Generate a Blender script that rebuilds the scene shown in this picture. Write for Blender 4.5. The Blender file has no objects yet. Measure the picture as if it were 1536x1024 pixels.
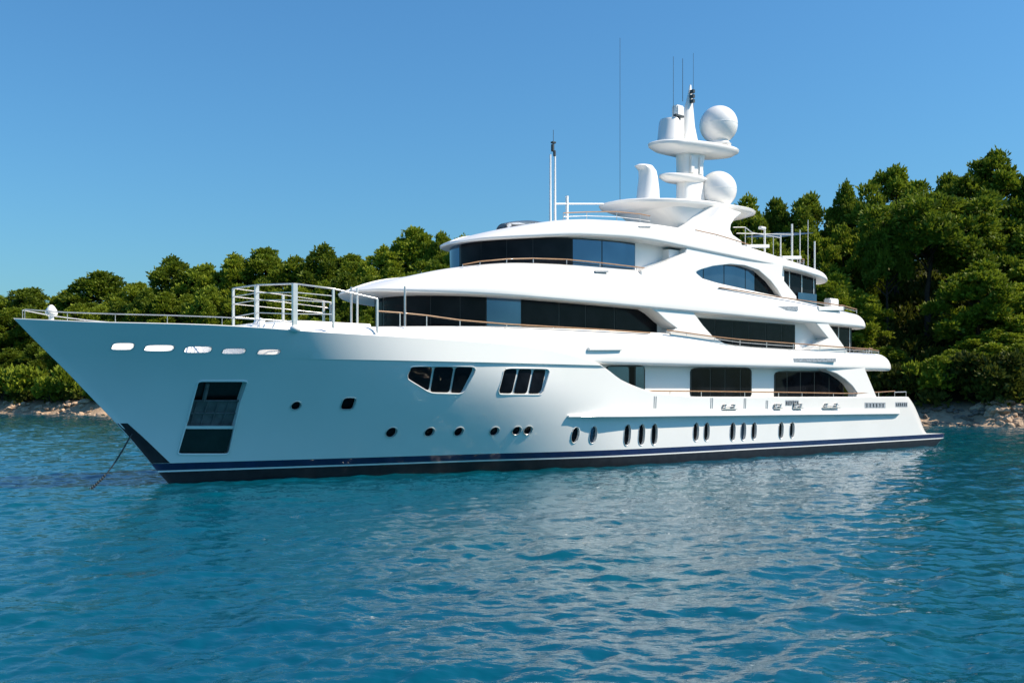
import bpy, bmesh, math, random
import numpy as np
from mathutils import Vector, Matrix
R = math.radians
SC = bpy.context.scene
COL = SC.collection
# ---------------------------------------------------------------- camera, sky, sun, exposure
FPX, CAMZ, HY, CXP = 1500.0, 3.7, 592.0, 768.0          # measured from the photograph (1536 x 1024)
cd = bpy.data.cameras.new('camera'); cam = bpy.data.objects.new('camera', cd); COL.objects.link(cam)
cam.location = (0, 0, CAMZ); cam.rotation_euler = (R(90), 0, 0)
cd.sensor_width = 36; cd.lens = 36*FPX/1536; cd.shift_y = (HY-512)/1536
cd.clip_start = 0.1; cd.clip_end = 6000
SC.camera = cam
SUN_DIR = Vector((0.67, -0.10, 0.735)).normalized()       # towards the sun
sun_el = math.asin(SUN_DIR.z); sun_az = math.atan2(SUN_DIR.x, SUN_DIR.y)
w = bpy.data.worlds.new('World'); SC.world = w; w.use_nodes = True
nt = w.node_tree; bg = nt.nodes['Background']; bg.inputs[1].default_value = 0.0985
sk = nt.nodes.new('ShaderNodeTexSky'); sk.sky_type = 'NISHITA'; sk.sun_disc = False
sk.sun_elevation = sun_el; sk.sun_rotation = sun_az; sk.air_density = 1.5; sk.dust_density = 1.0; sk.ozone_density = 10
tint = nt.nodes.new('ShaderNodeMix'); tint.data_type = 'RGBA'; tint.blend_type = 'MULTIPLY'; tint.inputs[0].default_value = 1
tint.inputs[7].default_value = (.575, .90, 1.0, 1)        # clear azure air
nt.links.new(sk.outputs[0], tint.inputs[6]); nt.links.new(tint.outputs[2], bg.inputs[0])
sl = bpy.data.lights.new('sun', 'SUN'); sl.energy = 5.0; sl.angle = R(0.5); sl.color = (1.0, 0.865, 0.70)
so = bpy.data.objects.new('sun', sl); COL.objects.link(so)
so.rotation_euler = SUN_DIR.to_track_quat('Z', 'Y').to_euler(); so.location = (40, -40, 60)
SC.view_settings.view_transform = 'Standard'; SC.view_settings.look = 'None'
SC.cycles.caustics_reflective = False; SC.cycles.caustics_refractive = False
SC.view_settings.gamma = 1; SC.view_settings.exposure = 0.55

# ---------------------------------------------------------------- materials
def mat(name, col, rough=0.5, metal=0.0, coat=0.0, spec=0.5, ior=1.45, noise=None, bump=None, trans=0.0):
    m = bpy.data.materials.new(name); m.use_nodes = True
    n = m.node_tree.nodes; l = m.node_tree.links; p = n['Principled BSDF']
    p.inputs['Base Color'].default_value = (*col, 1); p.inputs['Roughness'].default_value = rough
    p.inputs['Metallic'].default_value = metal; p.inputs['Coat Weight'].default_value = coat
    p.inputs['Coat Roughness'].default_value = 0.04
    p.inputs['Specular IOR Level'].default_value = spec; p.inputs['IOR'].default_value = ior
    p.inputs['Transmission Weight'].default_value = trans
    if noise:                                             # (scale, other colour)
        tc = n.new('ShaderNodeTexCoord'); t = n.new('ShaderNodeTexNoise'); t.inputs['Scale'].default_value = noise[0]
        t.inputs['Detail'].default_value = 6; l.new(tc.outputs['Object'], t.inputs['Vector'])
        r = n.new('ShaderNodeValToRGB'); r.color_ramp.elements[0].position = .35; r.color_ramp.elements[1].position = .68
        r.color_ramp.elements[0].color = (*col, 1); r.color_ramp.elements[1].color = (*noise[1], 1)
        l.new(t.outputs['Fac'], r.inputs[0]); l.new(r.outputs[0], p.inputs['Base Color'])
    if bump:                                              # (scale, strength, distance)
        tc = n.new('ShaderNodeTexCoord'); t = n.new('ShaderNodeTexNoise'); t.inputs['Scale'].default_value = bump[0]
        t.inputs['Detail'].default_value = 5; l.new(tc.outputs['Object'], t.inputs['Vector'])
        b = n.new('ShaderNodeBump'); b.inputs['Strength'].default_value = bump[1]; b.inputs['Distance'].default_value = bump[2]
        l.new(t.outputs['Fac'], b.inputs['Height']); l.new(b.outputs[0], p.inputs['Normal'])
    return m
M = {}
M['hull'] = mat('white_gelcoat', (.79, .79, .775), .22, coat=.6, noise=(.35, (.755, .76, .745)), bump=(.45, .09, .06))
M['white'] = mat('white_paint', (.82, .81, .79), .3, coat=.3, noise=(.6, (.79, .785, .765)))
M['navy'] = mat('navy_stripe', (.005, .011, .055), .25, coat=.5, noise=(2, (.008, .016, .075)))
M['black'] = mat('antifouling', (.006, .007, .012), .45, noise=(3, (.014, .016, .022)))
M['glass'] = mat('dark_glass', (.003, .004, .006), .02, ior=1.45, spec=.11, noise=(.8, (.010, .012, .016)))
M['blueglass'] = mat('sky_reflection_glass', (.065, .115, .175), .03, metal=.85, noise=(.5, (.09, .15, .22)))  # blue of the reflected sky put into the pane colour
M['frame'] = mat('black_frame', (.006, .006, .007), .3, noise=(5, (.012, .012, .013)))
M['teak'] = mat('varnished_teak', (.36, .19, .075), .35, coat=.4, noise=(6, (.27, .13, .05)))
M['steel'] = mat('polished_steel', (.68, .67, .65), .28, metal=.5, noise=(5, (.58, .57, .56)))
M['grey'] = mat('grey_machinery', (.12, .135, .14), .5, noise=(3, (.07, .08, .085)))
M['green'] = mat('dark_panel', (.010, .018, .017), .25, noise=(2, (.016, .026, .024)))
M['darkmetal'] = mat('dark_fitting', (.03, .04, .045), .45, noise=(8, (.05, .06, .065)))
M['vent'] = mat('vent_grey', (.34, .39, .44), .5, noise=(8, (.18, .2, .22)))
M['clear'] = mat('clear_cover', (.85, .9, .92), .06, trans=.92, ior=1.12, noise=(4, (.75, .8, .84)))
M['cloth'] = mat('blue_canopy', (.08, .17, .30), .8, noise=(6, (.10, .2, .36)))
M['bark'] = mat('pine_bark', (.035, .024, .017), .9, noise=(2.5, (.07, .045, .03)), bump=(6, .6, .1))
M['rock'] = mat('limestone', (.36, .25, .165), .9, noise=(1.2, (.50, .37, .26)), bump=(3, .7, .15))
M['rockdark'] = mat('shade_toned_stone', (.12, .10, .085), .9, noise=(.8, (.20, .165, .13)), bump=(2, .7, .2))  # darker copy of the rock: tree shade on the bank put into the colour

def leaf_mat(name, c0, c1):
    m = bpy.data.materials.new(name); m.use_nodes = True
    n = m.node_tree.nodes; l = m.node_tree.links; p = n['Principled BSDF']
    p.inputs['Roughness'].default_value = .62; p.inputs['Specular IOR Level'].default_value = .25
    tc = n.new('ShaderNodeTexCoord'); t = n.new('ShaderNodeTexNoise'); t.inputs['Scale'].default_value = .55
    t.inputs['Detail'].default_value = 5; l.new(tc.outputs['Object'], t.inputs['Vector'])
    oi = n.new('ShaderNodeObjectInfo'); ad = n.new('ShaderNodeMath'); ad.operation = 'MULTIPLY_ADD'
    ad.inputs[1].default_value = .34; l.new(oi.outputs['Random'], ad.inputs[0]); 
    sb = n.new('ShaderNodeMath'); sb.operation = 'SUBTRACT'; sb.inputs[1].default_value = .17
    l.new(t.outputs['Fac'], sb.inputs[0]); l.new(sb.outputs[0], ad.inputs[2])
    r = n.new('ShaderNodeValToRGB'); r.color_ramp.elements[0].position = .3; r.color_ramp.elements[1].position = .72
    r.color_ramp.elements[0].color = (*c0, 1); r.color_ramp.elements[1].color = (*c1, 1)
    l.new(ad.outputs[0], r.inputs[0]); l.new(r.outputs[0], p.inputs['Base Color'])
    tr = n.new('ShaderNodeBsdfTranslucent'); l.new(r.outputs[0], tr.inputs[0])
    mx = n.new('ShaderNodeMixShader'); mx.inputs[0].default_value = .36
    l.new(p.outputs[0], mx.inputs[1]); l.new(tr.outputs[0], mx.inputs[2])
    l.new(mx.outputs[0], n['Material Output'].inputs[0])
    return m
M['leaf'] = leaf_mat('pine_needles', (.105, .155, .013), (.245, .315, .024))
M['leafb'] = leaf_mat('bright_needles', (.155, .21, .014), (.31, .37, .03))
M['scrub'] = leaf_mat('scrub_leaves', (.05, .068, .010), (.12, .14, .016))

# ---------------------------------------------------------------- mesh helpers
class MB:
    """collects shapes, then links them as ONE mesh object"""
    def __init__(s): s.v = []; s.f = []; s.m = []
    def add(s, vs, fs, m=0):
        o = len(s.v); s.v += [tuple(x) for x in vs]; s.f += [tuple(i+o for i in f) for f in fs]
        s.m += [m]*len(fs) if isinstance(m, int) else list(m)
    def build(s, name, mats, parent=None, smooth=None, bevel=0, recalc=True):
        me = bpy.data.meshes.new(name); me.from_pydata(s.v, [], s.f)
        mats = mats if isinstance(mats, (list, tuple)) else [mats]
        for k in mats: me.materials.append(M[k])
        if len(mats) > 1: me.polygons.foreach_set('material_index', s.m)
        bm = bmesh.new(); bm.from_mesh(me)
        big = [f for f in bm.faces if len(f.verts) > 4]
        if big: bmesh.ops.triangulate(bm, faces=big)
        if recalc: bmesh.ops.recalc_face_normals(bm, faces=bm.faces)
        if bevel:
            es = [e for e in bm.edges if len(e.link_faces) == 2 and e.calc_face_angle(0) > .6]
            bmesh.ops.bevel(bm, geom=es, offset=bevel, segments=2, affect='EDGES', clamp_overlap=True)
        bm.to_mesh(me); bm.free()
        if smooth is not None:
            me.polygons.foreach_set('use_smooth', [True]*len(me.polygons)); me.set_sharp_from_angle(angle=R(smooth))
        o = bpy.data.objects.new(name, me); COL.objects.link(o)
        if parent: o.parent = parent
        return o
def Y(u, v, z): return (u, -v, z)                        # yacht frame: u aft from the stem, v to port, z up
def tube(mb, pts, r, n=6, m=0, r2=None):
    pts = [Vector(p) for p in pts]; vs = []; N = len(pts)
    for i, p in enumerate(pts):
        d = (pts[min(i+1, N-1)]-pts[max(i-1, 0)]).normalized()
        up = Vector((0, 0, 1)) if abs(d.z) < .9 else Vector((1, 0, 0))
        a = d.cross(up).normalized(); b = d.cross(a)
        rr = r if r2 is None else r+(r2-r)*i/max(1, N-1)
        for k in range(n):
            t = 2*math.pi*k/n; vs.append(p+a*rr*math.cos(t)+b*rr*math.sin(t))
    fs = [(i*n+k, i*n+(k+1) % n, (i+1)*n+(k+1) % n, (i+1)*n+k) for i in range(N-1) for k in range(n)]
    fs += [tuple(range(n)), tuple((N-1)*n+k for k in range(n))]
    mb.add(vs, fs, m)
def loop_tube(mb, pts, r, n=5, m=0):
    pts = list(pts); tube(mb, pts+[pts[0]], r, n, m)
def box(mb, c, s, m=0, rz=0):
    x, y, z = s[0]/2, s[1]/2, s[2]/2; ca, sa = math.cos(rz), math.sin(rz)
    vs = [(c[0]+a*x*ca-b*y*sa, c[1]+a*x*sa+b*y*ca, c[2]+d*z) for a in (-1, 1) for b in (-1, 1) for d in (-1, 1)]
    mb.add(vs, [(0, 1, 3, 2), (4, 6, 7, 5), (0, 4, 5, 1), (2, 3, 7, 6), (0, 2, 6, 4), (1, 5, 7, 3)], m)
def lathe(mb, prof, c, n=24, m=0, sx=1, sy=1):
    vs = []; N = len(prof)
    for r, z in prof:
        for k in range(n):
            t = 2*math.pi*k/n; vs.append((c[0]+r*sx*math.cos(t), c[1]+r*sy*math.sin(t), c[2]+z))
    fs = [(i*n+k, i*n+(k+1) % n, (i+1)*n+(k+1) % n, (i+1)*n+k) for i in range(N-1) for k in range(n)]
    fs += [tuple(range(n)), tuple((N-1)*n+k for k in range(n))]
    mb.add(vs, fs, m)
def prism(mb, poly, v0, v1, m=0):
    """(u,z) outline given real thickness from v0 to v1"""
    n = len(poly); vs = [Y(u, v0, z) for u, z in poly]+[Y(u, v1, z) for u, z in poly]
    fs = [tuple(range(n)), tuple(range(n, 2*n))]+[(i, (i+1) % n, n+(i+1) % n, n+i) for i in range(n)]
    mb.add(vs, fs, m)
def loft(mb, loops, m=None, caps=True):
    n = len(loops[0]); vs = [p for L in loops for p in L]; fs = []; ms = []
    for i in range(len(loops)-1):
        for k in range(n):
            fs.append((i*n+k, i*n+(k+1) % n, (i+1)*n+(k+1) % n, (i+1)*n+k)); ms.append(m[k] if m else 0)
    if caps: fs += [tuple(range(n)), tuple((len(loops)-1)*n+k for k in range(n))]; ms += [0, 0]
    mb.add(vs, fs, ms)
class Curve:
    """smooth monotone table"""
    def __init__(s, *p):
        p = sorted(p); s.x = [a for a, b in p]; s.y = [b for a, b in p]; n = len(p)
        d = [(s.y[i+1]-s.y[i])/(s.x[i+1]-s.x[i]) for i in range(n-1)]
        s.t = [d[0]]+[0 if d[i-1]*d[i] <= 0 else 2*d[i-1]*d[i]/(d[i-1]+d[i]) for i in range(1, n-1)]+[d[-1]]
    def __call__(s, x):
        if x <= s.x[0]: return s.y[0]
        if x >= s.x[-1]: return s.y[-1]
        i = max(k for k in range(len(s.x)-1) if s.x[k] <= x)
        h = s.x[i+1]-s.x[i]; q = (x-s.x[i])/h
        return (s.y[i]*(1+2*q)*(1-q)**2+s.t[i]*h*q*(1-q)**2+s.y[i+1]*q*q*(3-2*q)+s.t[i+1]*h*q*q*(q-1))
def sm(a, b, x):
    t = min(1, max(0, (x-a)/(b-a))); return t*t*(3-2*t)

# ---------------------------------------------------------------- things
def empty(name, label, cat, loc=(0, 0, 0), rz=0, group=None):
    o = bpy.data.objects.new(name, None); COL.objects.link(o); o.location = loc; o.rotation_euler = (0, 0, rz)
    o['label'] = label; o['category'] = cat
    if group: o['group'] = group
    return o
def tag(o, label, cat, group=None):
    o['label'] = label; o['category'] = cat
    if group: o['group'] = group
    return o

# ---------------------------------------------------------------- yacht frame and measuring
TH = R(39.0); S0 = (-14.4, 41.7)                         # stem at the waterline, heading
AX = (math.cos(TH), math.sin(TH)); NX = (math.sin(TH), -math.cos(TH))
def up(px, py, v):
    """point of the photograph measured on the fore-and-aft plane v -> (u, z)"""
    k = (px-CXP)/FPX; s0 = S0[0]+v*NX[0]; s1 = S0[1]+v*NX[1]
    u = (k*s1-s0)/(AX[0]-k*AX[1]); d = s1+u*AX[1]
    return u, CAMZ+(HY-py)*d/FPX
def pr(u, v, z):
    x = S0[0]+u*AX[0]+v*NX[0]; y = S0[1]+u*AX[1]+v*NX[1]
    return CXP+FPX*x/y, HY-(z-CAMZ)*FPX/y
yacht = empty('yacht', 'large white motor yacht with dark windows and a radar mast, anchored in the bay', 'yacht', (S0[0], S0[1], 0), TH)
part = lambda mb, name, mats, parent=None, **k: mb.build(name, mats, parent or yacht, **k)

# ---------------------------------------------------------------- hull
stem_pts = [(u, z) for z, u in sorted((up(x, y, 0)[1], up(x, y, 0)[0]) for x, y in
            ((20, 477), (60, 518), (98, 555), (141, 600), (169, 629), (197, 660), (222, 690), (250, 722)))]
ustem = Curve((-2, 2.2), *[(z, u) for u, z in stem_pts])
uend = Curve((-2, 54.8), (.0, 55.6), (.60, 56.8), (.86, 56.8), (.93, 54.0), (1.2, 53.6), (2.1, 52.8), (3.0, 51.9), (3.8, 50.7))
zsheer = Curve((-6, 6.62), (-3, 6.5), (0, 6.47), (5, 6.30), (10, 6.2), (14.2, 6.08), (17, 5.85), (19.2, 5.5), (20.4, 5.18), (22, 4.42), (23.9, 3.93), (25.5, 3.72), (28, 3.6), (50.7, 3.57))
ZK = 5.16
def hb0(u, z):
    t = min(1, max(0, z/6.4)); Le = 33-16.5*t; p = 1.45+1.15*t
    s = min(1, max(0, (u-ustem(z))/Le)); B = 4.72+.28*t
    if z < 0: B *= 1+z*.12
    b = B*(1-(1-s)**p); b += (B*.995-b)*.93*sm(13, 25, u)
    if u > 38: b -= .4*((u-38)/16.5)**2
    e = uend(min(z, .9) if z < .93 else z); x = (u-(e-1.3))/1.3
    if x > 0: b -= .55*(1-math.sqrt(max(0, 1-min(1, x)**2)))
    return max(.03, b)
def hb(u, z):
    k = sm(2, 13, u)
    if z > ZK+.02 and k > 0:
        return hb0(u, z)*(1-k)+(hb0(u, ZK)+.10)*k
    return hb0(u, z)
zrows = [-1.2, -.6, -.1, .2, .49, .56, .80, .86, .93, 1.2, 1.6, 2.1, 2.6, 3.1, 3.5, 3.9, 4.3, 4.7, 5.0]
NR = len(zrows)
def hull_u(un, z, zt):
    a = max(0, 1-(un+5.86)/22)**1.6; b = max(0, 1-(50.7-un)/9)**1.5
    return un+(ustem(z)-ustem(zt))*a+(uend(z)-uend(zt))*b
def well(u): return 1.45 if u < 16 else 1.45-.45*sm(16, 24, u)
us = sorted(set([round(-5.86+.25*i, 3) for i in range(0, 50)]+[round(6.6+.4*i, 3) for i in range(0, 108)]+[49.9+.1*i for i in range(0, 9)]))
us = [u for u in us if u < 50.66]+[50.7]
loops = []
for un in us:
    zt = zsheer(un); zk = min(ZK, zt-.06); prt = []
    for z in zrows:
        zz = z if z <= .93 else .93+(z-.93)*(zk-.04-.93)/(5.0-.93)
        u = hull_u(un, zz, zt); prt.append((u, hb(u, zz), zz))
    for zz in (zk, zk+.03, (zk+zt)/2+.01, zt-.03): 
        u = hull_u(un, zz, zt); prt.append((u, hb(u, zz), zz))
    b = hb(un, zt)
    prt.append((un, max(.02, b-.03), zt)); prt.append((un, max(.015, b-.17), zt)); zf = zt-well(un) if un < 50 else zt-.02
    uf = hull_u(un, zf, zt); hb_in = max(.01, min(b, hb(uf, zf))-.22); prt.append((uf, hb_in, zf))
    loops.append([Y(u, v, z) for u, v, z in prt]+[Y(u, -v, z) for u, v, z in reversed(prt)])
nP = len(prt)
rowm = [2]*4+[1 if False else 2]+[0]*0
def rmat(k):
    z = zrows[k] if k < NR-1 else 9
    return 2 if z < .49 else 0 if z < .56 else 1 if z < .84 else 0
ms = [rmat(k) for k in range(nP-1)]+[0]+[rmat(nP-2-k) for k in range(nP-1)]+[2]
mb = MB(); loft(mb, loops, ms)
hull = part(mb, 'hull', ['hull', 'navy', 'black'])
def on_hull(px, py):
    v = 4.5
    for _ in range(60): u, z = up(px, py, v); v = .5*v+.5*hb(u, z)
    return u, v, z
cut = MB()
def recess(poly, depth, proud=.5):
    """cutter following the hull surface; poly is (u,z)"""
    n = len(poly)
    vs = [Y(u, hb(u, z)-depth, z) for u, z in poly]+[Y(u, hb(u, z)+proud, z) for u, z in poly]
    cut.add(vs, [tuple(range(n)), tuple(range(n, 2*n))]+[(i, (i+1) % n, n+(i+1) % n, n+i) for i in range(n)])
def inset(poly, d):
    cx = sum(p[0] for p in poly)/len(poly); cz = sum(p[1] for p in poly)/len(poly); o = []
    for u, z in poly:
        L = math.hypot(u-cx, z-cz); o.append((cx+(u-cx)*(L-d)/L, cz+(z-cz)*(L-d)/L))
    return o
def plate(mb, poly, off, th=.03, m=0):
    """plate parallel to the hull surface"""
    n = len(poly)
    vs = [Y(u, hb(u, z)+off, z) for u, z in poly]+[Y(u, hb(u, z)+off-th, z) for u, z in poly]
    mb.add(vs, [tuple(range(n)), tuple(range(n, 2*n))]+[(i, (i+1) % n, n+(i+1) % n, n+i) for i in range(n)], m)
def rim(mb, poly, off, r, m=0): loop_tube(mb, [Y(u, hb(u, z)+off, z) for u, z in poly], r, 5, m)
def hp(pts): return [(lambda q: (q[0], q[2]))(on_hull(*p)) for p in pts]
def rounded(poly, f=.25, n=3):
    o = []; N = len(poly)
    for i in range(N):
        a, b, c = poly[i-1], poly[i], poly[(i+1) % N]
        p = (b[0]+(a[0]-b[0])*f, b[1]+(a[1]-b[1])*f); q = (b[0]+(c[0]-b[0])*f, b[1]+(c[1]-b[1])*f)
        for k in range(n+1):
            t = k/n; o.append(tuple((1-t)**2*p[j]+2*t*(1-t)*b[j]+t*t*q[j] for j in (0, 1)))
    return o
jobs = []
# bulwark slots near the bow: cut right through
for xa, xb, yt, yb in ((165, 203, 514, 525), (214, 263, 517, 527), (274, 319, 519, 529.5), (331, 370, 522, 531), (384, 422, 523.5, 532)):
    q = rounded(hp([(xa+5, yt), (xb, yt), (xb-4, yb), (xa, yb)]), .3); recess(q, .75); jobs.append(('bulwark_slot', q))
# anchor pocket
q_pock = rounded(hp([(297, 571), (372, 571), (361, 604), (344, 681), (266, 681), (281, 630)]), .08, 2); recess(q_pock, .55)
# window groups
z3 = lambda X, Yy: (560+X/3.2, 320+Yy/3.2)
groups = [([(163, 775), (182, 732), (480, 734), (492, 752), (430, 866), (275, 862), (165, 795)],
           [[(170, 775), (186, 737), (290, 737), (270, 852), (172, 795)], [(301, 737), (391, 738), (369, 859), (279, 857)], [(402, 738), (480, 739), (480, 755), (425, 861), (379, 860)]]),
          ([(600, 850), (628, 742), (836, 745), (846, 760), (818, 850), (805, 870), (606, 868)],
           [[(606, 848), (632, 747), (696, 747), (670, 863), (611, 862)], [(706, 747), (767, 748), (741, 864), (680, 864)], [(777, 749), (834, 750), (812, 848), (800, 864), (752, 865)]])]
for out, panes in groups:
    q = rounded(hp([z3(*p) for p in out]), .15, 2); recess(q, .13); jobs.append(('hull_window', q, [hp([z3(*p) for p in pp]) for pp in panes]))
# round portholes
for x, y, r in ((444, 608, .19), (522.5, 605, .27), (587, 648, .24), (644, 647.5, .22), (688, 647, .22), (741.5, 646.5, .22), (775, 645.5, .22), (792, 645, .22)):
    u, v, z = on_hull(x, y); n = 20; sq = .55 if r > .26 else 1
    q = []
    for k in range(n):
        t = 2*math.pi*k/n; c, s = math.cos(t), math.sin(t)
        q.append((u+r*1.12*math.copysign(abs(c)**sq, c), z+r*math.copysign(abs(s)**sq, s)))
    recess(q, .16); jobs.append(('porthole', q))
# tall oval portlights
for i, (x, y, h) in enumerate(((863, 652, 25), (890, 651.5, 27), (941, 652, 33), (962.5, 651.5, 33), (981.5, 651, 33), (1044, 647.5, 29), (1060, 647, 29),
                (1099, 647, 29), (1115, 646.5, 28), (1131, 646, 27), (1171.5, 645, 26), (1188, 644.5, 25))):
    u, v, z = on_hull(x, y); d = S0[1]+u*AX[1]+v*NX[1]; hh = h*d/FPX/2; ww = .25
    q = [(u+ww*math.cos(t), z+hh-ww*1.6+ww*1.6*math.sin(t)) for t in [math.pi*k/8 for k in range(9)]]
    q += [(u+ww*math.cos(t), z-hh+ww*1.6+ww*1.6*math.sin(t)) for t in [math.pi+math.pi*k/8 for k in range(9)]]
    recess(q, .17); jobs.append(('portlight', q, i in (1, 8)))
cutter = cut.build('cutter', 'hull')
cutter.parent = yacht
bo = hull.modifiers.new('b', 'BOOLEAN'); bo.object = cutter; bo.operation = 'DIFFERENCE'; bo.solver = 'EXACT'
dg = bpy.context.evaluated_depsgraph_get(); dg.update()
me = bpy.data.meshes.new_from_object(hull.evaluated_get(dg)); hull.modifiers.clear(); hull.data = me; hull.data.name = 'hull'
bpy.data.objects.remove(cutter)
me.polygons.foreach_set('use_smooth', [True]*len(me.polygons)); me.set_sharp_from_angle(angle=R(16))
for j in jobs:
    if j[0] == 'bulwark_slot':
        mb = MB(); rim(mb, j[1], .004, .022); part(mb, 'bulwark_slot', 'steel', hull, smooth=60)
    elif j[0] == 'porthole':
        mb = MB(); plate(mb, inset(j[1], -.02), -.135); p = part(mb, 'porthole', 'glass', hull)
        mb = MB(); rim(mb, j[1], .006, .03); part(mb, 'porthole_rim', 'steel', hull, smooth=60)
    elif j[0] == 'portlight':
        mb = MB(); plate(mb, inset(j[1], -.02), -.15); p = part(mb, 'portlight', 'blueglass' if j[2] else 'glass', hull)
        mb = MB(); rim(mb, j[1], .006, .025); part(mb, 'portlight_rim', 'hull', hull, smooth=60)
    else:
        mb = MB(); rim(mb, j[1], .004, .028); plate(mb, inset(j[1], -.02), -.125, .02); part(mb, 'window_frame', 'hull', hull, smooth=50)
        for pp in j[2]:
            mb = MB(); plate(mb, rounded(pp, .12, 2), -.095, .02); part(mb, 'hull_window', 'glass', hull)
# anchor pocket fittings
mb = MB(); plate(mb, inset(q_pock, -.02), -.5, .04); ap = part(mb, 'anchor_pocket', 'frame')
mb = MB(); rim(mb, q_pock, .004, .045); part(mb, 'pocket_rim', 'hull', ap, smooth=50)
q = hp([(284, 601), (364, 601), (351, 638), (273, 638)]); mb = MB(); plate(mb, q, -.30, .06)
for k in range(1, 5):
    a = [q[0][j]+(q[1][j]-q[0][j])*k/5 for j in (0, 1)]; b = [q[3][j]+(q[2][j]-q[3][j])*k/5 for j in (0, 1)]
    tube(mb, [Y(a[0], hb(*a)-.28, a[1]), Y(b[0], hb(*b)-.28, b[1])], .035)
for k in (.0, .5, 1):
    a = [q[0][j]+(q[3][j]-q[0][j])*k for j in (0, 1)]; b = [q[1][j]+(q[2][j]-q[1][j])*k for j in (0, 1)]
    tube(mb, [Y(a[0], hb(*a)-.27, a[1]), Y(b[0], hb(*b)-.27, b[1])], .045)
part(mb, 'pocket_grating', 'grey', ap)
q = hp([(276, 643.5), (350, 643.5), (341, 678), (267, 678)]); mb = MB(); plate(mb, q, -.10, .06); part(mb, 'pocket_panel', 'green', ap)
q = hp([(272, 638.6), (352, 638.6), (351, 643), (271, 643)]); mb = MB(); plate(mb, q, -.02, .3); part(mb, 'pocket_sill', 'hull', ap)
q1, q2 = on_hull(316, 575), on_hull(310, 601); mb = MB(); tube(mb, [Y(q1[0], q1[1]-.3, q1[2]), Y(q2[0], q2[1]-.3, q2[2])], .09); part(mb, 'anchor_shank', 'grey', ap, smooth=60)
# dark guard plate up the stem
mb = MB(); zs = [.86+.01]+[.95+.1*i for i in range(17)]
n = len(zs); wd = lambda z: .72*(1-.5*(z-.86)/1.8)
vs = []
for z in zs:
    u0 = ustem(z)
    for k in range(5):
        u = u0+.02+wd(z)*k/4*(1.0); vs.append(Y(u, hb(u, z)+.008, z))
mb.add(vs, [(i*5+k, i*5+k+1, i*5+5+k+1, i*5+5+k) for i in range(n-1) for k in range(4)]); part(mb, 'stem_guard', 'black', smooth=60)
# rub rail with its shadow side
mb = MB(); L = []
ua, ub = up(862, 630, 5.2)[0], up(1357, 620, 5.0)[0]
N = 90
for i in range(N+1):
    u = ua+(ub-ua)*i/N; f = sm(0, .09, i/N); zb = 2.58-.2*i/N; zt = zb+.08+(.40-.16*i/N)*f; pj = (.46-.22*i/N)*(.35+.65*f)*(1-.9*sm(.985, 1, i/N))
    b0 = hb(u, zb)-.02; b1 = hb(u, zt)-.02
    L.append([Y(u, b0, zb), Y(u, b0+pj, zb), Y(u, b0+pj+.02, zb+.05), Y(u, b0+pj*.92, zb+.12), Y(u, b1, zt)])
loft(mb, L); part(mb, 'rub_rail', 'hull', smooth=30)

# ---------------------------------------------------------------- deck bands (overhangs with bulwarks)
def band(name, uu, w, zb, zt, rin, dz, mats='white', lip=.16, pwf=2.2):
    mb = MB(); L = []
    for u in uu:
        W = max(.02, w(u)); b, t = zb(u), max(zb(u)+.06, zt(u)); pw = pwf(u) if callable(pwf) else pwf; ri = min(rin(u), .8*W); lp = min(lip, .3*W); h = t-b; prt = []
        prt.append((max(.005, W-lp*3.2), b+.02)); prt.append((W-lp, b))
        for k in range(1, 4): a = math.pi/2*k/4; prt.append((W-lp+lp*math.sin(a), b+.4*min(h, lp*2)*(1-math.cos(a))))
        z0 = b+.4*min(h, lp*2)
        for k in range(0, 13):
            a = math.pi/2*k/12; prt.append((W-ri+ri*math.cos(a)**(2/pw), z0+(t-z0)*math.sin(a)**(2/pw)))
        q = min(.12, ri*.3, W*.05)
        prt.append((max(.004, W-ri-q), t)); prt.append((max(.003, W-ri-q-.02), t-min(dz(u), h*.7)))
        L.append([Y(u, v, z) for v, z in prt]+[Y(u, -v, z) for v, z in reversed(prt)])
    loft(mb, L); return part(mb, name, mats, smooth=38)
def nose(u, u0, Ln, W, p=2.2):
    if u >= u0+Ln: return W
    x = (u0+Ln-u)/Ln; return W*max(0, 1-x**p)**(1/p)
def stations(u0, u1, Ln, d=.4, tail=1.0):
    s = [u0+Ln*(1-math.cos(math.pi/2*k/22)) for k in range(23)]; u = u0+Ln
    while u+d < u1-tail: u += d; s.append(u)
    s += [u1-tail+tail*math.sin(math.pi/2*k/10) for k in range(11)]
    return s
def tail(u, u1, T, k):                                    # rounded corner in plan at the after end
    x = (u-(u1-T))/T
    return 0 if x <= 0 else k*(1-math.sqrt(max(0, 1-min(1, x)**2)))
cst = lambda c: (lambda u: c)
# upper deck band
AE = 49.2
zbA = Curve((4.6, 6.0), (10, 5.9), (15, 5.6), (19, 5.3), (21, 5.26), (49.2, 5.36))
ztA = Curve((4.6, 6.40), (6, 6.56), (9, 6.72), (14, 6.92), (20, 7.02), (25, 7.05), (28, 6.9), (31, 6.60), (34, 6.52), (40, 6.5), (46.9, 6.5), (48.1, 6.3), (48.8, 5.98), (49.2, 5.6))
wA = lambda u: min(hb(u, 6.0)-.1, 5.02)*(1-sm(20, 24, u))+5.02*sm(20, 24, u)-.35*sm(36, 47.5, u)-tail(u, AE, 2.0, 1.1)
bandA = band('upper_deck_band', stations(4.6, AE, .5, .4, 1.6), wA, zbA, ztA, cst(.5), cst(.5), lip=.22)
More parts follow.
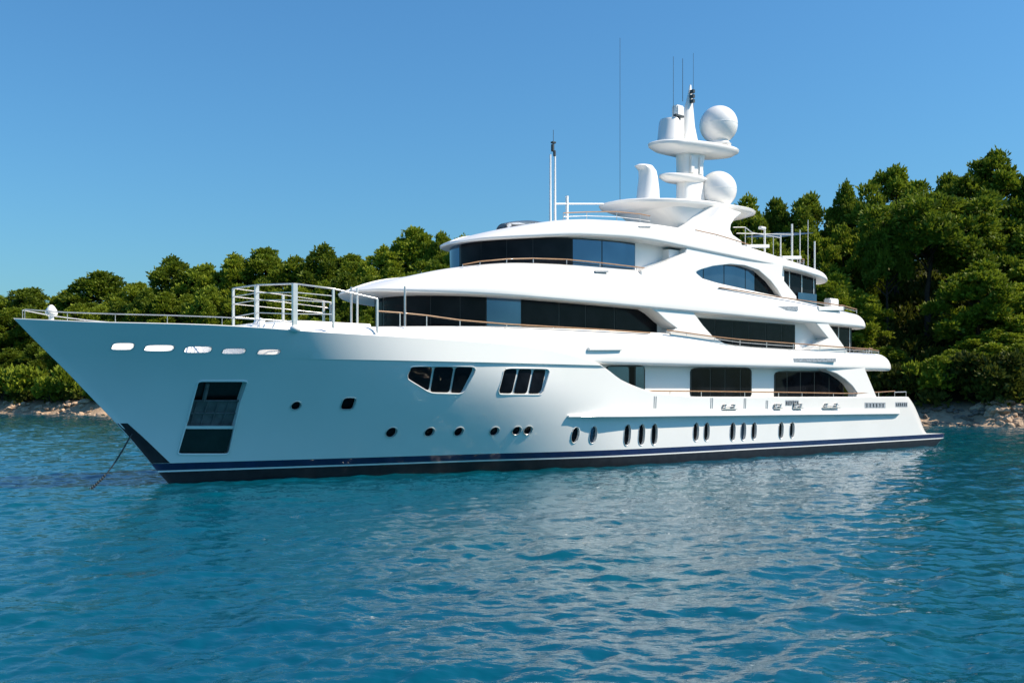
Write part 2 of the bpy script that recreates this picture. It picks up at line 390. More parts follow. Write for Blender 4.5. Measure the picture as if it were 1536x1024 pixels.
# bridge deck band
BE = 46.2
zbB = Curve((8.5, 8.50), (10.5, 8.38), (14, 8.34), (20, 8.32), (28, 8.25), (46.2, 8.15))
ztB = Curve((8.5, 8.60), (9.5, 8.92), (12.6, 9.72), (16, 10.17), (20, 10.36), (24, 10.42), (28, 10.32), (30, 10.1), (32, 9.95), (37, 9.62), (42, 9.25), (44.6, 9.05), (45.7, 8.72), (46.2, 8.35))
wB = lambda u: nose(u, 8.5, 7.5, 4.9, 1.95)-.3*sm(30, 44, u)-tail(u, BE, 2.0, 1.2)
bandB = band('bridge_deck_band', stations(8.5, BE, 7.5, .4, 1.6), wB, zbB, ztB, lambda u: 1.45-.95*sm(22, 28, u), lambda u: .05+.4*sm(26, 30, u), pwf=lambda u: 1.35+.75*sm(9, 16, u))
# sun deck band (wheelhouse roof)
CE = 42.4
zbC = Curve((14.5, 11.35), (16.5, 11.48), (20, 11.8), (24, 11.98), (28, 11.82), (33, 11.6), (38, 11.42), (42.4, 11.0))
ztC = Curve((14.5, 11.48), (15.5, 11.85), (17.5, 12.36), (19.5, 12.74), (21.5, 12.95), (24.5, 13.06), (28, 12.98), (33.6, 12.5), (38, 12.05), (41, 11.72), (42.4, 11.3))
wC = lambda u: nose(u, 14.5, 6.5, 4.35, 2.0)+.15*sm(20, 28, u)-.3*sm(32, 41, u)-tail(u, CE, 2.0, 1.2)
bandC = band('sun_deck_band', stations(14.5, CE, 6.5, .4, 1.6), wC, zbC, ztC, lambda u: 1.5-.9*sm(20, 28, u), lambda u: .05+.35*sm(24, 28, u), pwf=lambda u: 1.4+.7*sm(15, 21, u))

# ---------------------------------------------------------------- deckhouses and their windows
def outline(u0, u1, Ln, W, p=2.2, n=60):
    o = []
    for k in range(n+1):
        a = math.pi/2*k/n; o.append((u0+Ln-Ln*math.cos(a)**(2/p), W*math.sin(a)**(2/p)))
    m = int((u1-u0-Ln)/.25); o += [(u0+Ln+(u1-u0-Ln)*k/m, W) for k in range(1, m+1)]
    return o
def house(name, ol, z0, z1, rake=0):
    mb = MB(); full = ol+[(u, -v) for u, v in reversed(ol)]
    n = len(full); vs = [Y(u, v, z0) for u, v in full]+[Y(u+rake*(1 if v*v < 99 else 0), v, z1(u) if callable(z1) else z1) for u, v in full]
    mb.add(vs, [tuple(range(n)), tuple(range(n, 2*n))]+[(i, (i+1) % n, n+(i+1) % n, n+i) for i in range(n)])
    return part(mb, name, 'white', smooth=35)
def px_index(ol, px, z):
    best = None
    for i, (u, v) in enumerate(ol):
        if v < .6*ol[-1][1]: continue
        d = abs(pr(u, v, z)[0]-px)
        if best is None or d < best[0]: best = (d, i)
    return best[1]
def interp_ol(ol, px, z):
    if px < pr(*ol[0], z)[0]: return 0
    for i in range(len(ol)-1):
        a, b = pr(*ol[i], z)[0], pr(*ol[i+1], z)[0]
        if a <= px < b: t = (px-a)/(b-a); return i+t
    return len(ol)-1.001
def at_ol(ol, f):
    i = min(int(f), len(ol)-2); t = f-i; return tuple(ol[i][k]+(ol[i+1][k]-ol[i][k])*t for k in (0, 1))
def strip(mb, ol, fa, fb, z0, z1, off, th=.04, sgn=1):
    """curved pane standing off the wall"""
    fs = [fa]+[i for i in range(int(fa)+1, int(fb)+1) if fa < i < fb]+[fb]; pts = []
    for f in fs:
        p = at_ol(ol, f); a = at_ol(ol, max(0, f-.3)); b = at_ol(ol, min(len(ol)-1.001, f+.3))
        t = Vector((b[0]-a[0], b[1]-a[1])).normalized(); nn = Vector((-t.y, t.x))
        if nn.x*0+nn.y < 0 and p[1] > .5: nn = -nn
        if p[1] <= .5: nn = Vector((-1, 0))
        pts.append((p, nn))
    L = []
    for p, nn in pts:
        zt = z1(p[0]) if callable(z1) else z1; zl = z0(p[0]) if callable(z0) else z0
        L.append([Y(p[0]+nn.x*o, sgn*(p[1]+nn.y*o), z) for o, z in ((off-th, zl), (off, zl), (off, zt), (off-th, zt))])
    loft(mb, L)
# upper deck
olU = outline(10.6, 41.0, 6.0, 3.75)
hU = house('upper_deckhouse', olU, 6.0, 8.45)
def glazing(house_o, ol, cuts, z0, z1, blue, zf, frame_ext=.06, first=None, both=False):
    fa0 = 0 if first is None else interp_ol(ol, first, zf); fb0 = interp_ol(ol, cuts[-1], zf)
    mb = MB(); strip(mb, ol, fa0, fb0, (lambda u: (z0(u) if callable(z0) else z0)-.03), z1, .03); 
    if both: strip(mb, ol, 0, len(ol)*.62, z0, z1, .03, sgn=-1)
    fr = part(mb, 'window_frame', 'frame', house_o, smooth=35)
    if both:
        for q in range(2):
            mb = MB(); strip(mb, ol, 1+q*16, 16+q*16, lambda u: (z0(u) if callable(z0) else z0)+.05, lambda u: (z1(u) if callable(z1) else z1)-.05, .045, sgn=-1); part(mb, 'window', 'blueglass' if zf > 9 else 'glass', house_o, smooth=35)
    fl = [fa0]+[interp_ol(ol, c, zf) for c in cuts]
    for i in range(len(fl)-1):
        if fl[i+1]-fl[i] < .1: continue
        g = .05; wd = fl[i+1]-fl[i]; e = min(.3, .05*wd+.08)
        mb = MB(); strip(mb, ol, fl[i]+e*.5, fl[i+1]-e*.5, (lambda u: (z0(u) if callable(z0) else z0)+g), (lambda u: (z1(u) if callable(z1) else z1)-g), .045)
        part(mb, 'window', 'blueglass' if i in blue else 'glass', house_o, smooth=35)
glazing(hU, olU, [606, 646, 690, 729, 781, 838, 878, 921, 985], 6.9, 8.42, {4}, 7.6, both=True)
glazing(hU, olU, [1072, 1098, 1123, 1148, 1172, 1192], 6.2, lambda u: 8.1, set(), 7.2, first=1035)
# bridge
olB = outline(15.2, 27.0, 5.0, 3.45)
hB = house('wheelhouse', olB, 9.4, lambda u: zbC(u)+.12)
glazing(hB, olB, [722, 760, 799, 858, 902, 952], 9.6, lambda u: Curve((13.7, 11.4), (16, 11.5), (20, 11.78), (24, 11.92), (28, 11.8))(u), {4, 5}, 10.8, both=True)
olB2 = [(26.5, .1)]+[(26.5, 3.95)]+[(26.5+.25*k, 3.95) for k in range(1, 43)]
hB2 = house('bridge_saloon', olB2, 9.0, 11.75)
glazing(hB2, olB2, [1054, 1085, 1117, 1131, 1163], 9.3, 11.3, {0, 1, 2, 3}, 10.4, first=1035)
# main deck
olM = [(18.6, .1), (18.6, 4.1)]+[(18.6+.25*k, 4.1) for k in range(1, 98)]
hM = house('main_deckhouse', olM, 2.6, 5.5)
def wall_window(px0, px1, y0, y1, v, cuts, blue=(), rnd=.14):
    a, b = up(px0, y0, v), up(px1, y0, v); c, d = up(px1, y1, v), up(px0, y1, v)
    P = rounded([a, b, c, d], rnd, 3)
    mb = MB(); prism(mb, P, v-.05, v+.03); fr = part(mb, 'window_frame', 'frame', hM)
    cs = [px0]+cuts+[px1]
    for i in range(len(cs)-1):
        x0, x1 = cs[i]+.8+(1.2 if i == 0 else 0), cs[i+1]-.8-(1.2 if i == len(cs)-2 else 0)
        Q = [up(x0, y0+2, v), up(x1, y0+2, v), up(x1, y1-2, v), up(x0, y1-2, v)]
        if i in (0, len(cs)-2): Q = rounded(Q, .1, 2)
        mb = MB(); prism(mb, Q, v+.005, v+.045); part(mb, 'window', 'blueglass' if i in blue else 'glass', hM)
wall_window(908, 967, 548, 596, 4.1, [943, 952], (0, 2))
wall_window(1035, 1127, 551, 597, 4.1, [1065, 1087, 1110])
wall_window(1161, 1265, 556, 600, 4.1, [1180, 1200, 1221, 1243])

# side skins: the pillars and arches joining the decks, each as thick as the side deck is wide
def skin(name, pts, v, vin, bevel=.03, smooth=30):
    P = [up(x, y, v) for x, y in pts]
    for s in (1, -1):
        mb = MB(); prism(mb, P, s*v, s*vin); part(mb, name, 'white', bevel=bevel, smooth=smooth)
skin('side_pillar', [(925, 440), (940, 452), (966, 456), (987, 469), (1000, 481), (1015, 492), (1006, 499), (1006, 512), (1101, 532), (1101, 519), (1086, 514.5), (1070, 504.6), (1055, 488), (1041, 469), (1047, 465), (1047, 455)], 4.75, 3.7)
skin('side_pillar', [(1210, 470), (1221, 481), (1242.5, 507), (1226, 518), (1216, 524), (1214, 536), (1274, 537), (1271, 526), (1242, 484), (1242, 472)], 4.6, 3.7)
skin('side_arch', [(962, 406), (971, 402), (992, 396), (1010, 387), (1028, 379), (1032, 366), (1175, 396), (1173, 417), (1195, 444), (1195, 460), (1173, 458), (1172, 444), (1166, 434), (1156, 421), (1138, 405), (1117, 398), (1096, 396), (1070, 399), (1052, 404), (1043, 408), (1054.6, 418), (1070, 428), (1082, 431.5), (1082, 446), (962, 424)], 4.4, 3.93)
skin('side_pillar', [(1232, 547), (1242, 555.5), (1255, 560), (1268, 568.7), (1279, 578.7), (1286, 589), (1284, 600), (1318, 601), (1314.7, 594), (1298, 554), (1298, 546)], 4.72, 4.05)
mb = MB(); P = [up(x, y, 4.38) for x, y in ((962, 406), (975, 401), (1000, 392), (1030, 378), (1034, 368), (1050, 372), (1045, 410), (1000, 412))]
for s in (1, -1): mb = MB(); prism(mb, P, s*4.36, s*3.4); part(mb, 'side_web', 'white', bevel=.02, smooth=30)

# glazed ends of the after decks
for (u0, w0, z0, z1, nm) in ((40.6, 3.6, 6.2, 8.25, 'aft_screen'), (36.5, 3.6, 9.2, 11.45, 'aft_screen')):
    mb = MB(); box(mb, (u0+2.2, 0, (z0+z1)/2), (4.4, 2*w0, z1-z0)); s = part(mb, nm, 'glass')
    for k in range(4):
        mb = MB(); box(mb, (u0+.2+k*1.3, -w0, (z0+z1)/2), (.07, .09, z1-z0)); part(mb, 'mullion', 'steel', s)
# ledges and vents on the bands
def ledge(px0, px1, y, hpx, v, prj=.1):
    a, b, c = up(px0, y, v), up(px1, y, v), up(px0, y+hpx, v)
    mb = MB(); P = [a, b, (b[0], b[1]-(a[1]-c[1])), c]
    vs = [Y(p[0], v-.25, p[1]) for p in P]+[Y(p[0], v+prj, p[1]) for i, p in enumerate(P)]
    n = 4; mb.add(vs, [tuple(range(4)), tuple(range(4, 8))]+[(i, (i+1) % n, n+(i+1) % n, n+i) for i in range(n)])
    return mb
part(ledge(1190, 1253, 537, 6, 4.97, .05), 'vent_slot', 'vent', bandA)  # flat plate, its blue-grey stands for the shade inside the recess
part(ledge(1152, 1196, 459.5, 6.5, 4.70, .05), 'vent_slot', 'vent', bandB)  # same here: recess shade given as plate colour
part(ledge(893, 912, 406, 2.5, 4.45, .05), 'vent_slot', 'vent', bandB)
part(ledge(958, 975, 339, 2.5, 4.25, .05), 'vent_slot', 'vent', bandC)
mb = ledge(882, 932, 521, 4.5, 4.98, .09); part(mb, 'fender_ledge', 'white', bandA, bevel=.02, smooth=40)
for x0, x1, y0, y1 in ((1178, 1198, 600, 608), (1297, 1328, 603.5, 611.5), (1343, 1361, 603, 610)):
    q = hp([(x0, y0), (x1, y0), (x1, y1), (x0, y1)]); mb = MB(); plate(mb, q, .012, .03); v_ = part(mb, 'vent_grille', 'vent')
    for k in range(6):
        mb = MB(); t = (k+.6)/6.4; a = [q[0][j]+(q[1][j]-q[0][j])*t for j in (0, 1)]; b = [q[3][j]+(q[2][j]-q[3][j])*t for j in (0, 1)]
        a[1] -= .06; b[1] += .06
        if a[1] > b[1]: tube(mb, [Y(a[0], hb(*a)+.02, a[1]), Y(b[0], hb(*b)+.02, b[1])], .035, 4); part(mb, 'grille_bar', 'darkmetal', v_)
for x, y0, y1 in ((985, 594, 614), (1070, 596, 615), (1120, 597, 615), (1153, 600, 614)):
    v = 5.02 if y0 > 550 else min(5.0, wA(up(x, y0, 5)[0]))
    a, b = up(x, y0, v), up(x, y1, v); mb = MB()
    for du in (0, .14): tube(mb, [Y(a[0]+du, (hb(*a) if y0 > 550 else v)+.012, a[1]), Y(a[0]+du, (hb(a[0], b[1]) if y0 > 550 else v)+.012, b[1])], .022, 5)
    part(mb, 'bulwark_gate_hinge', 'steel', hull if y0 > 550 else bandA)
for x, y, wd in ((1092, 613, 1.3), (1165, 614, .7), (1195, 615, .9), (1245, 613, 1.8), (700, 0, 0)):
    if not wd: continue
    u, v, z = on_hull(x, y); mb = MB(); zz = 2.86
    box(mb, (u, -v-.1, zz+.03), (wd, .18, .06))
    for k in (-.3, .3): lathe(mb, [(.07, 0), (.06, .16), (.11, .2), (.11, .25), (.04, .28)], (u+k*wd, -v-.1, zz+.05), 10)
    tube(mb, [(u-.45*wd, -v-.12, zz+.14), (u+.45*wd, -v-.12, zz+.2)], .035)
    part(mb, 'mooring_cleat', 'steel', smooth=50)

# ---------------------------------------------------------------- rails
def rail(name, top, base, r=.036, cap='teak', mid=(), pr_=.022, parent=None, step=1):
    """top and base are lists of (u,v,z) of the same length; a post at every station"""
    mb = MB(); tube(mb, [Y(*p) for p in top], r, 7); o = part(mb, name, cap, parent, smooth=60)
    for f in mid:
        m2 = MB(); tube(m2, [Y(*(b[k]+(t[k]-b[k])*f for k in range(3))) for t, b in zip(top, base)], pr_*.8, 5); part(m2, 'rail_wire', 'steel', o, smooth=60)
    for t, b in list(zip(top, base))[::step]:
        m2 = MB(); tube(m2, [Y(*b), Y(*t)], pr_, 6); part(m2, 'rail_post', 'steel', o, smooth=60)
    return o
def band_rail(pxs, w, zt, inn, name, height=None, **k):
    top, base = [], []
    for x, y in pxs:
        v = 4.5
        for _ in range(40): u, z = up(x, y, v); v = .5*v+.5*max(.4, w(u)-inn)
        top.append((u, v, z)); base.append((u, v, min(z-.05, zt(u)-.03)))
    return rail(name, top, base, **k)
band_rail([(566, 466.5), (600, 469), (640, 473), (690, 480), (760, 486), (830, 490), (900, 494), (975, 499)], wA, ztA, .22, 'teak_rail')
band_rail([(1000, 495), (1030, 499), (1072, 505), (1110, 509), (1150, 512), (1190, 515), (1230, 518), (1270, 521), (1300, 523), (1318, 526)], wA, ztA, .12, 'teak_rail', mid=(.5,))
band_rail([(694, 397), (720, 392), (760, 388.5), (800, 387.5), (850, 389), (900, 394), (955, 400.5), (1000, 406), (1052, 414.5)], wB, ztB, 1.0, 'teak_rail', r=.03)
band_rail([(1078, 431), (1105, 435), (1135, 440), (1165, 445), (1200, 450), (1240, 455), (1265, 458.5), (1285, 464)], wB, ztB, .12, 'teak_rail', mid=(.5,))
band_rail([(845, 319.5), (880, 318), (925, 317.5), (960, 321), (975, 324)], wC, ztC, 1.3, 'teak_rail', r=.03, mid=(.5,))
band_rail([(1043, 345), (1075, 352), (1105, 361), (1130, 369)], wC, ztC, .35, 'teak_rail', r=.03)
# main deck rail on the bulwark
top, base = [], []
for x, y in ((968, 586), (1005, 586.3), (1052, 586.6), (1117, 587.5), (1168, 588), (1203, 588.6), (1250, 589.5), (1280, 590), (1318, 588), (1342, 586.5)):
    u, z = up(x, y, 4.85); v = hb(u, 3.7)-.1; u, z = up(x, y, v); top.append((u, v, z)); base.append((u, v, zsheer(u)-.02))
rail('teak_rail', top, base)
top, base = [], []
for x, y in ((1342, 588), (1359, 587.5)):
    u, z = up(x, y, 4.6); v = hb(u, 3.7)-.15; u, z = up(x, y, v); top.append((u, v, z)); base.append((u, v, zsheer(u)-.02))
rail('stern_rail', top, base, cap='steel', r=.03)
# after rails running round the ends of the upper decks
def end_rail(u0, u1, W, z, zb_, nm, mid=(.35, .68)):
    top, base = [], []
    for k in range(13):
        a = math.pi*k/12; top.append((u0+(u1-u0)*math.sin(a)**.7, W*math.cos(a), z)); base.append((top[-1][0]-.12*math.sin(a), top[-1][1]*.98, zb_))
    rail(nm, top, base, cap='teak', mid=mid)
end_rail(43.4, 45.0, 3.8, 9.62, 8.95, 'teak_rail')
end_rail(46.3, 47.9, 4.1, 6.86, 6.25, 'teak_rail')
# bow rail
for s in (1, -1):
    top, base = [], []
    for u in (-5.5, -4.2, -2.7, -1.0, .9, 2.3, 3.7):
        b = hb(u, zsheer(u))-.1; top.append((u, s*max(.02, b), zsheer(u)+.31+.04*(u < -5))); base.append((u, s*max(.02, b), zsheer(u)-.02))
    rail('bow_rail', top, base, cap='steel', r=.022, pr_=.013)
# foredeck guard rail with broad stanchions
gp = []                                                  # (u, v, top, foot) from the starboard corner round to port
for v, x, yt, zf_ in ((-2.2, 350, 432.5, 6.7), (.1, 385, 427.5, 6.8)):
    u, z = up(x, yt, v); gp.append((u, v, z, zf_))
for x, yt, yb in ((442, 425.5, 490), (500, 433, 488), (566, 448, 496)):
    v = 3.5
    for _ in range(40): u, z = up(x, yt, v); v = .5*v+.5*(hb(u, 6.4)-.1)
    gp.append((u, v, z, up(x, yb, v)[1]))
mb = MB(); tube(mb, [Y(*p[:3]) for p in gp], .036, 7); guard = part(mb, 'foredeck_guard', 'steel', smooth=60)
for p, wd in zip(gp, (.12, .19, .22, .11, .10)):
    mb = MB(); box(mb, Y(p[0], p[1], (p[2]+p[3]-.1)/2), (wd, wd*.6, p[2]-p[3]+.1)); part(mb, 'stanchion', 'steel', guard, bevel=.015)
lv = lambda p, f: Y(p[0], p[1], p[3]+(p[2]-p[3])*f)
for f in (.30, .62, .80):
    mb = MB(); tube(mb, [lv(p, f) for p in gp[:4]], .021, 6); part(mb, 'guard_bar', 'steel', guard, smooth=60)
c0 = gp[0]; sp = [(c0[0], c0[1], c0[2], c0[3]), (6.4, -2.3, 8.45, 6.7), (8.6, -2.4, 8.3, 6.7), (9.0, -2.4, 8.25, 6.7)]
for f in (.3, .62, .8, 1):
    mb = MB(); tube(mb, [lv(p, f) for p in sp], .022, 6); part(mb, 'guard_bar', 'steel', guard, smooth=60)
for p in sp[1:]:
    mb = MB(); box(mb, Y(p[0], p[1], (p[2]+p[3])/2), (.12, .08, p[2]-p[3])); part(mb, 'stanchion', 'steel', guard, bevel=.01)
# foredeck trunk, low and crowned
mb = MB(); L = []
for k in range(15):
    u = 1.9+6.2*k/14; W = nose(u, 1.8, 2.0, 2.9, 2.2); z1 = 6.55+.35*sm(1.9, 5, u)
    prt = [(W, 5.2), (W, z1-.15), (W-.08, z1-.04), (W*.8, z1), (.01, z1+.08)]
    L.append([Y(u, v, z) for v, z in prt]+[Y(u, -v, z) for v, z in reversed(prt)])
loft(mb, L); part(mb, 'foredeck_trunk', 'white', smooth=40)
mb = MB(); lathe(mb, [(.28, 0), (.3, .06), (.24, .1), (.22, .24), (.05, .3)], Y(3.4, 1.6, 6.68), 16); part(mb, 'deck_hatch', 'white', smooth=50)
for x in (527, 536):
    u, z = up(x, 470, 1.5); mb = MB(); tube(mb, [Y(u, 1.5, 6.6), Y(u, 1.5, 8.6)], .05); part(mb, 'visor_strut', 'steel', smooth=60)
u, z = up(565, 445, 4.0)
for x in (607.5,):
    u, z = up(x, 445, 4.5); mb = MB(); tube(mb, [Y(u, 4.5, 6.7), Y(u, 4.5, 8.45)], .045); part(mb, 'visor_strut', 'steel', smooth=60)
# bow lamp
u, z = up(77, 470, .4); mb = MB()
lathe(mb, [(.09, -.2), (.10, 0), (.20, .04), (.23, .11), (.20, .24), (.11, .38), (.04, .44)], Y(u, .4, 6.72), 16); part(mb, 'bow_lamp', 'white', smooth=60)
mb = MB(); u, v, z = on_hull(443, 489); lathe(mb, [(.1, -.1), (.22, 0), (.2, .12), (.08, .2)], Y(u, v-.02, 6.33), 14); part(mb, 'fairlead', 'white', smooth=60)

# ---------------------------------------------------------------- radar arch, mast and domes
def ellipse_plate(mb, u0, u1, W, z0, z1, th, p=2.2, under=.55, n=40):
    L = []
    for f, dz in ((under, -th), (.86, -th*.72), (.985, -th*.3), (1, 0), (.985, .05), (.9, .10), (.02, .14)):
        lp = []
        for k in range(n):
            a = 2*math.pi*k/n; c, s = math.cos(a), math.sin(a)
            uu = (u0+u1)/2+f*(u1-u0)/2*math.copysign(abs(c)**(2/p), c); vv = f*W*math.copysign(abs(s)**(2/p), s)
            t = (uu-u0)/(u1-u0); lp.append(Y(uu, vv, z0+(z1-z0)*t+dz))
        L.append(lp)
    loft(mb, L)
mb = MB(); ellipse_plate(mb, 25.8, 38.0, 2.75, 14.85, 15.4, .48, p=2.5); arch = part(mb, 'hardtop', 'white', smooth=40)
mb = MB(); ellipse_plate(mb, 27.0, 35.6, 2.1, 15.02, 15.55, .2, under=.9); 
part(mb, 'hardtop_crown', 'white', arch, smooth=40)
A_ = [(1084, 309), (1114, 319), (1103, 328), (1097, 337), (1096, 344), (1100, 352), (1113, 361), (1113, 370), (1036, 350), (1046, 340), (1060, 332), (1073, 322)]
P = [up(x, y, 3.15) for x, y in A_]
for s in (1, -1):
    mb = MB(); n = len(P); vs = [Y(u, s*3.15, z) for u, z in P]+[Y(u-(.9 if z > 14.2 else .5), s*(1.9), z) for u, z in P]
    mb.add(vs, [tuple(range(n)), tuple(range(n, 2*n))]+[(i, (i+1) % n, n+(i+1) % n, n+i) for i in range(n)])
    part(mb, 'arch_leg', 'white', arch, bevel=.05, smooth=40)
mb = MB(); L = []
for z, ua, ub, W in ((12.3, 30.2, 34.2, 1.9), (13.2, 29.9, 34.0, 1.95), (14.1, 29.0, 34.2, 2.1), (14.7, 27.8, 34.8, 2.35), (15.0, 27.2, 35.0, 2.3)):
    L.append([Y((ua+ub)/2+(ub-ua)/2*math.copysign(abs(math.cos(t))**.55, math.cos(t)), W*math.copysign(abs(math.sin(t))**.55, math.sin(t)), z) for t in [2*math.pi*k/36 for k in range(36)]])
loft(mb, L); part(mb, 'arch_pylon', 'white', arch, smooth=50)
def domes(name, u, v, zc, r, zb_, label=None):
    mb = MB(); prof = []
    prof.append((r*.62, zb_-zc)); prof.append((r*.66, zb_-zc+.1))
    for k in range(4, 25):
        a = -math.pi/2+math.pi*k/24
        if math.sin(a)*r > zb_-zc+.12: prof.append((max(.01, r*math.cos(a)), r*math.sin(a)))
    lathe(mb, prof, Y(u, v, zc), 40); loop_tube(mb, [Y(u+r*.999*math.cos(t), v+r*.999*math.sin(t), zc-.02) for t in [2*math.pi*k/40 for k in range(40)]], .012, 4)
    return part(mb, name, 'white', arch, smooth=60)
domes('radome', 35.2, .3, 20.85, 1.2, 19.5); domes('radome', 34.75, .6, 16.6, 1.18, 15.35)
mb = MB(); ellipse_plate(mb, 29.4, 37.1, 1.5, 18.9, 19.4, .5, under=.6); plat = part(mb, 'mast_platform', 'white', arch, smooth=40)
mb = MB(); L = []
for z, hw, c in ((15.4, 1.05, 32.9), (16.2, 1.0, 32.85), (17.2, .9, 32.8), (18.2, .95, 32.8), (18.9, 1.15, 32.9)):
    L.append([Y(c+hw*math.copysign(abs(math.cos(t))**.6, math.cos(t)), .55*math.copysign(abs(math.sin(t))**.6, math.sin(t)), z) for t in [2*math.pi*k/24 for k in range(24)]])
loft(mb, L); part(mb, 'mast_column', 'white', arch, smooth=45)
mb = MB()
for du in (-.45, .35): box(mb, Y(32.8+du, .58, 17.9), (.34, .12, 1.1))
part(mb, 'mast_rib', 'white', arch, bevel=.04)
mb = MB(); ellipse_plate(mb, 30.2, 34.1, .85, 17.05, 17.2, .3, under=.75); part(mb, 'radar_bracket', 'white', arch, smooth=40)
# beaked exhaust cowl forward
mb = MB(); L = []
for z, a, b, c in ((15.0, .80, .65, 29.0), (16.0, .72, .6, 29.05), (16.7, .62, .54, 29.05), (17.1, .58, .5, 28.98), (17.3, .72, .42, 28.72), (17.42, .55, .3, 28.8)):
    L.append([Y(c+a*math.cos(t), b*math.sin(t), z) for t in [2*math.pi*k/20 for k in range(20)]])
loft(mb, L); part(mb, 'cowl', 'white', arch, smooth=50)
# gear on the platform
mb = MB(); lathe(mb, [(.86, 0), (.86, .12), (.80, .2), (.70, 1.25), (.62, 1.42), (.05, 1.5)], Y(30.9, .1, 19.05), 28); part(mb, 'satellite_drum', 'white', arch, smooth=45)
mb = MB(); L = []
for z, a, c in ((19.3, .75, 32.75), (20.4, .5, 32.7), (21.6, .34, 32.72), (22.3, .2, 32.8), (23.0, .07, 32.85)):
    L.append([Y(c+a*math.cos(t), .55*a*math.sin(t), z) for t in [2*math.pi*k/16 for k in range(16)]])
loft(mb, L); part(mb, 'mast_fin', 'white', arch, smooth=50)
mb = MB(); box(mb, Y(31.7, 0, 20.6), (.7, .5, 1.8)); part(mb, 'mast_box', 'white', arch, bevel=.08, smooth=40)
mb = MB()
for z in (21.9, 22.2, 22.5): box(mb, Y(32.7, .28, z), (.16, .3, .2))
part(mb, 'navigation_light', 'darkmetal', arch)
mb = MB(); box(mb, Y(31.0, .7, 20.6), (.75, .18, .12)); lathe(mb, [(.1, -.3), (.1, 0)], Y(31.0, .7, 20.65), 8); part(mb, 'camera_unit', 'darkmetal', arch)
for (x, y0, y1, v, r) in ((930, 57, 300, .5, .018), (1010, 85, 180, .6, .02), (1024, 88, 150, 0, .025), (1040, 80, 190, -.3, .018)):
    u, z0 = up(x, y1, v); z1 = up(x, y0, v)[1]; mb = MB(); tube(mb, [Y(u, v, z0-.1), Y(u, v, z1)], r*.8, 5, r2=r*.6); part(mb, 'whip_antenna', 'darkmetal', arch)
# forward light mast on the wheelhouse roof
mb = MB()
for x, yt in ((825.5, 232), (832.5, 232)):
    u, zt_ = up(x, yt, 0); tube(mb, [Y(u, 0, 12.7), Y(u, 0, zt_)], .07, 8, r2=.05)
fm = part(mb, 'light_mast', 'white', smooth=60)
u, z = up(829, 222, 0); mb = MB(); box(mb, Y(u, 0, z), (.15, .15, .4)); box(mb, Y(u+.08, .06, z-.3), (.13, .13, .32)); box(mb, Y(u+.05, 0, z+.3), (.26, .2, .1)); part(mb, 'mast_lamp', 'darkmetal', fm, bevel=.02)
u, z = up(830, 195, 0); mb = MB(); tube(mb, [Y(u, 0, z-.8), Y(u, 0, z)], .015, 5); part(mb, 'whip_antenna', 'darkmetal', fm)
u, z = up(850.5, 294, 0); mb = MB(); tube(mb, [Y(u, 0, 12.7), Y(u, 0, z)], .085, 8); part(mb, 'roof_post', 'white', smooth=60)
mb = MB(); a = up(833, 306, 0); b = up(905, 306, 0); tube(mb, [Y(a[0], 0, a[1]), Y(b[0], 0, b[1])], .04, 6); part(mb, 'roof_stay', 'steel')
# windscreen of the roof cockpit
mb = MB(); u, z = up(800, 325, .8); L = []
for k in range(9):
    t = k/8; uu = u-1.5+3.4*t; h = .72*math.sin(math.pi*(.25+.5*t)); W = 1.2*math.sin(math.pi*(.16+.68*t))
    L.append([Y(uu, W*math.cos(a), 12.25+.25*t+h*math.sin(a)) for a in [math.pi*i/10 for i in range(11)]])
loft(mb, L, caps=True); rs = part(mb, 'roof_windscreen', 'clear', smooth=60)
mb = MB(); box(mb, Y(u+.3, 0, 12.55), (1.6, 1.2, .3)); part(mb, 'cockpit_seat', 'vent', rs, bevel=.06)
# gear on the open after sun deck
for x, y0, y1, v, r in ((1147, 342, 369, 3.6, .06), (1171, 353, 379, 3.5, .04), (1188, 336, 384, 3.4, .06), (1200, 345, 388, 2.5, .03), (1222, 362, 402, 3.95, .05), (1212, 330, 380, 3.0, .02)):
    u, z1 = up(x, y0, v); mb = MB(); tube(mb, [Y(u, v, ztC(u)-.45), Y(u, v, z1)], r, 7); part(mb, 'deck_post', 'white', bandC, smooth=60)
end_rail(39.2, 41.4, 3.4, 12.4, 11.6, 'sundeck_rail')
mb = MB()
for a, b in (((1100, 341), (1118, 341)), ((1118, 341), (1128, 349)), ((1105, 350), (1190, 352)), ((1128, 349), (1171, 357))):
    p, q = up(*a, 2.6), up(*b, 2.6); tube(mb, [Y(p[0], 2.6, p[1]), Y(q[0], 2.6, q[1])], .03, 6)
for x, y in ((1118, 341), (1128, 349), (1160, 354)):
    p = up(x, y, 2.6); tube(mb, [Y(p[0], 2.6, p[1]), Y(p[0], 2.6, 12.2)], .025, 6)
part(mb, 'awning_frame', 'steel', bandC)
mb = MB(); p, q = up(1160, 350, 1.5), up(1216, 348, 1.5)
mb.add([Y(p[0], 1.8, p[1]), Y(q[0], 1.8, q[1]-.1), Y(q[0], -1, q[1]-.05), Y(p[0], -1, p[1]+.05)], [(0, 1, 2, 3)])
mb.add([Y(p[0], 1.8, p[1]+.04), Y(q[0], 1.8, q[1]-.06), Y(q[0], -1, q[1]), Y(p[0], -1, p[1]+.1)], [(0, 1, 2, 3)])
part(mb, 'awning', 'cloth', bandC)
mb = MB(); u, z = up(1147, 344, 3.6); box(mb, Y(u-.25, 3.6, z+.05), (.5, .25, .16)); part(mb, 'deck_lamp', 'white', bandC, bevel=.03)
for x0, x1, y, v in ((1118, 1152, 367, 4.05), (1172, 1200, 384, 3.9)):
    mb = ledge(x0, x1, y, 5, v, .12); part(mb, 'fender_ledge', 'white', bandC, bevel=.02, smooth=40)
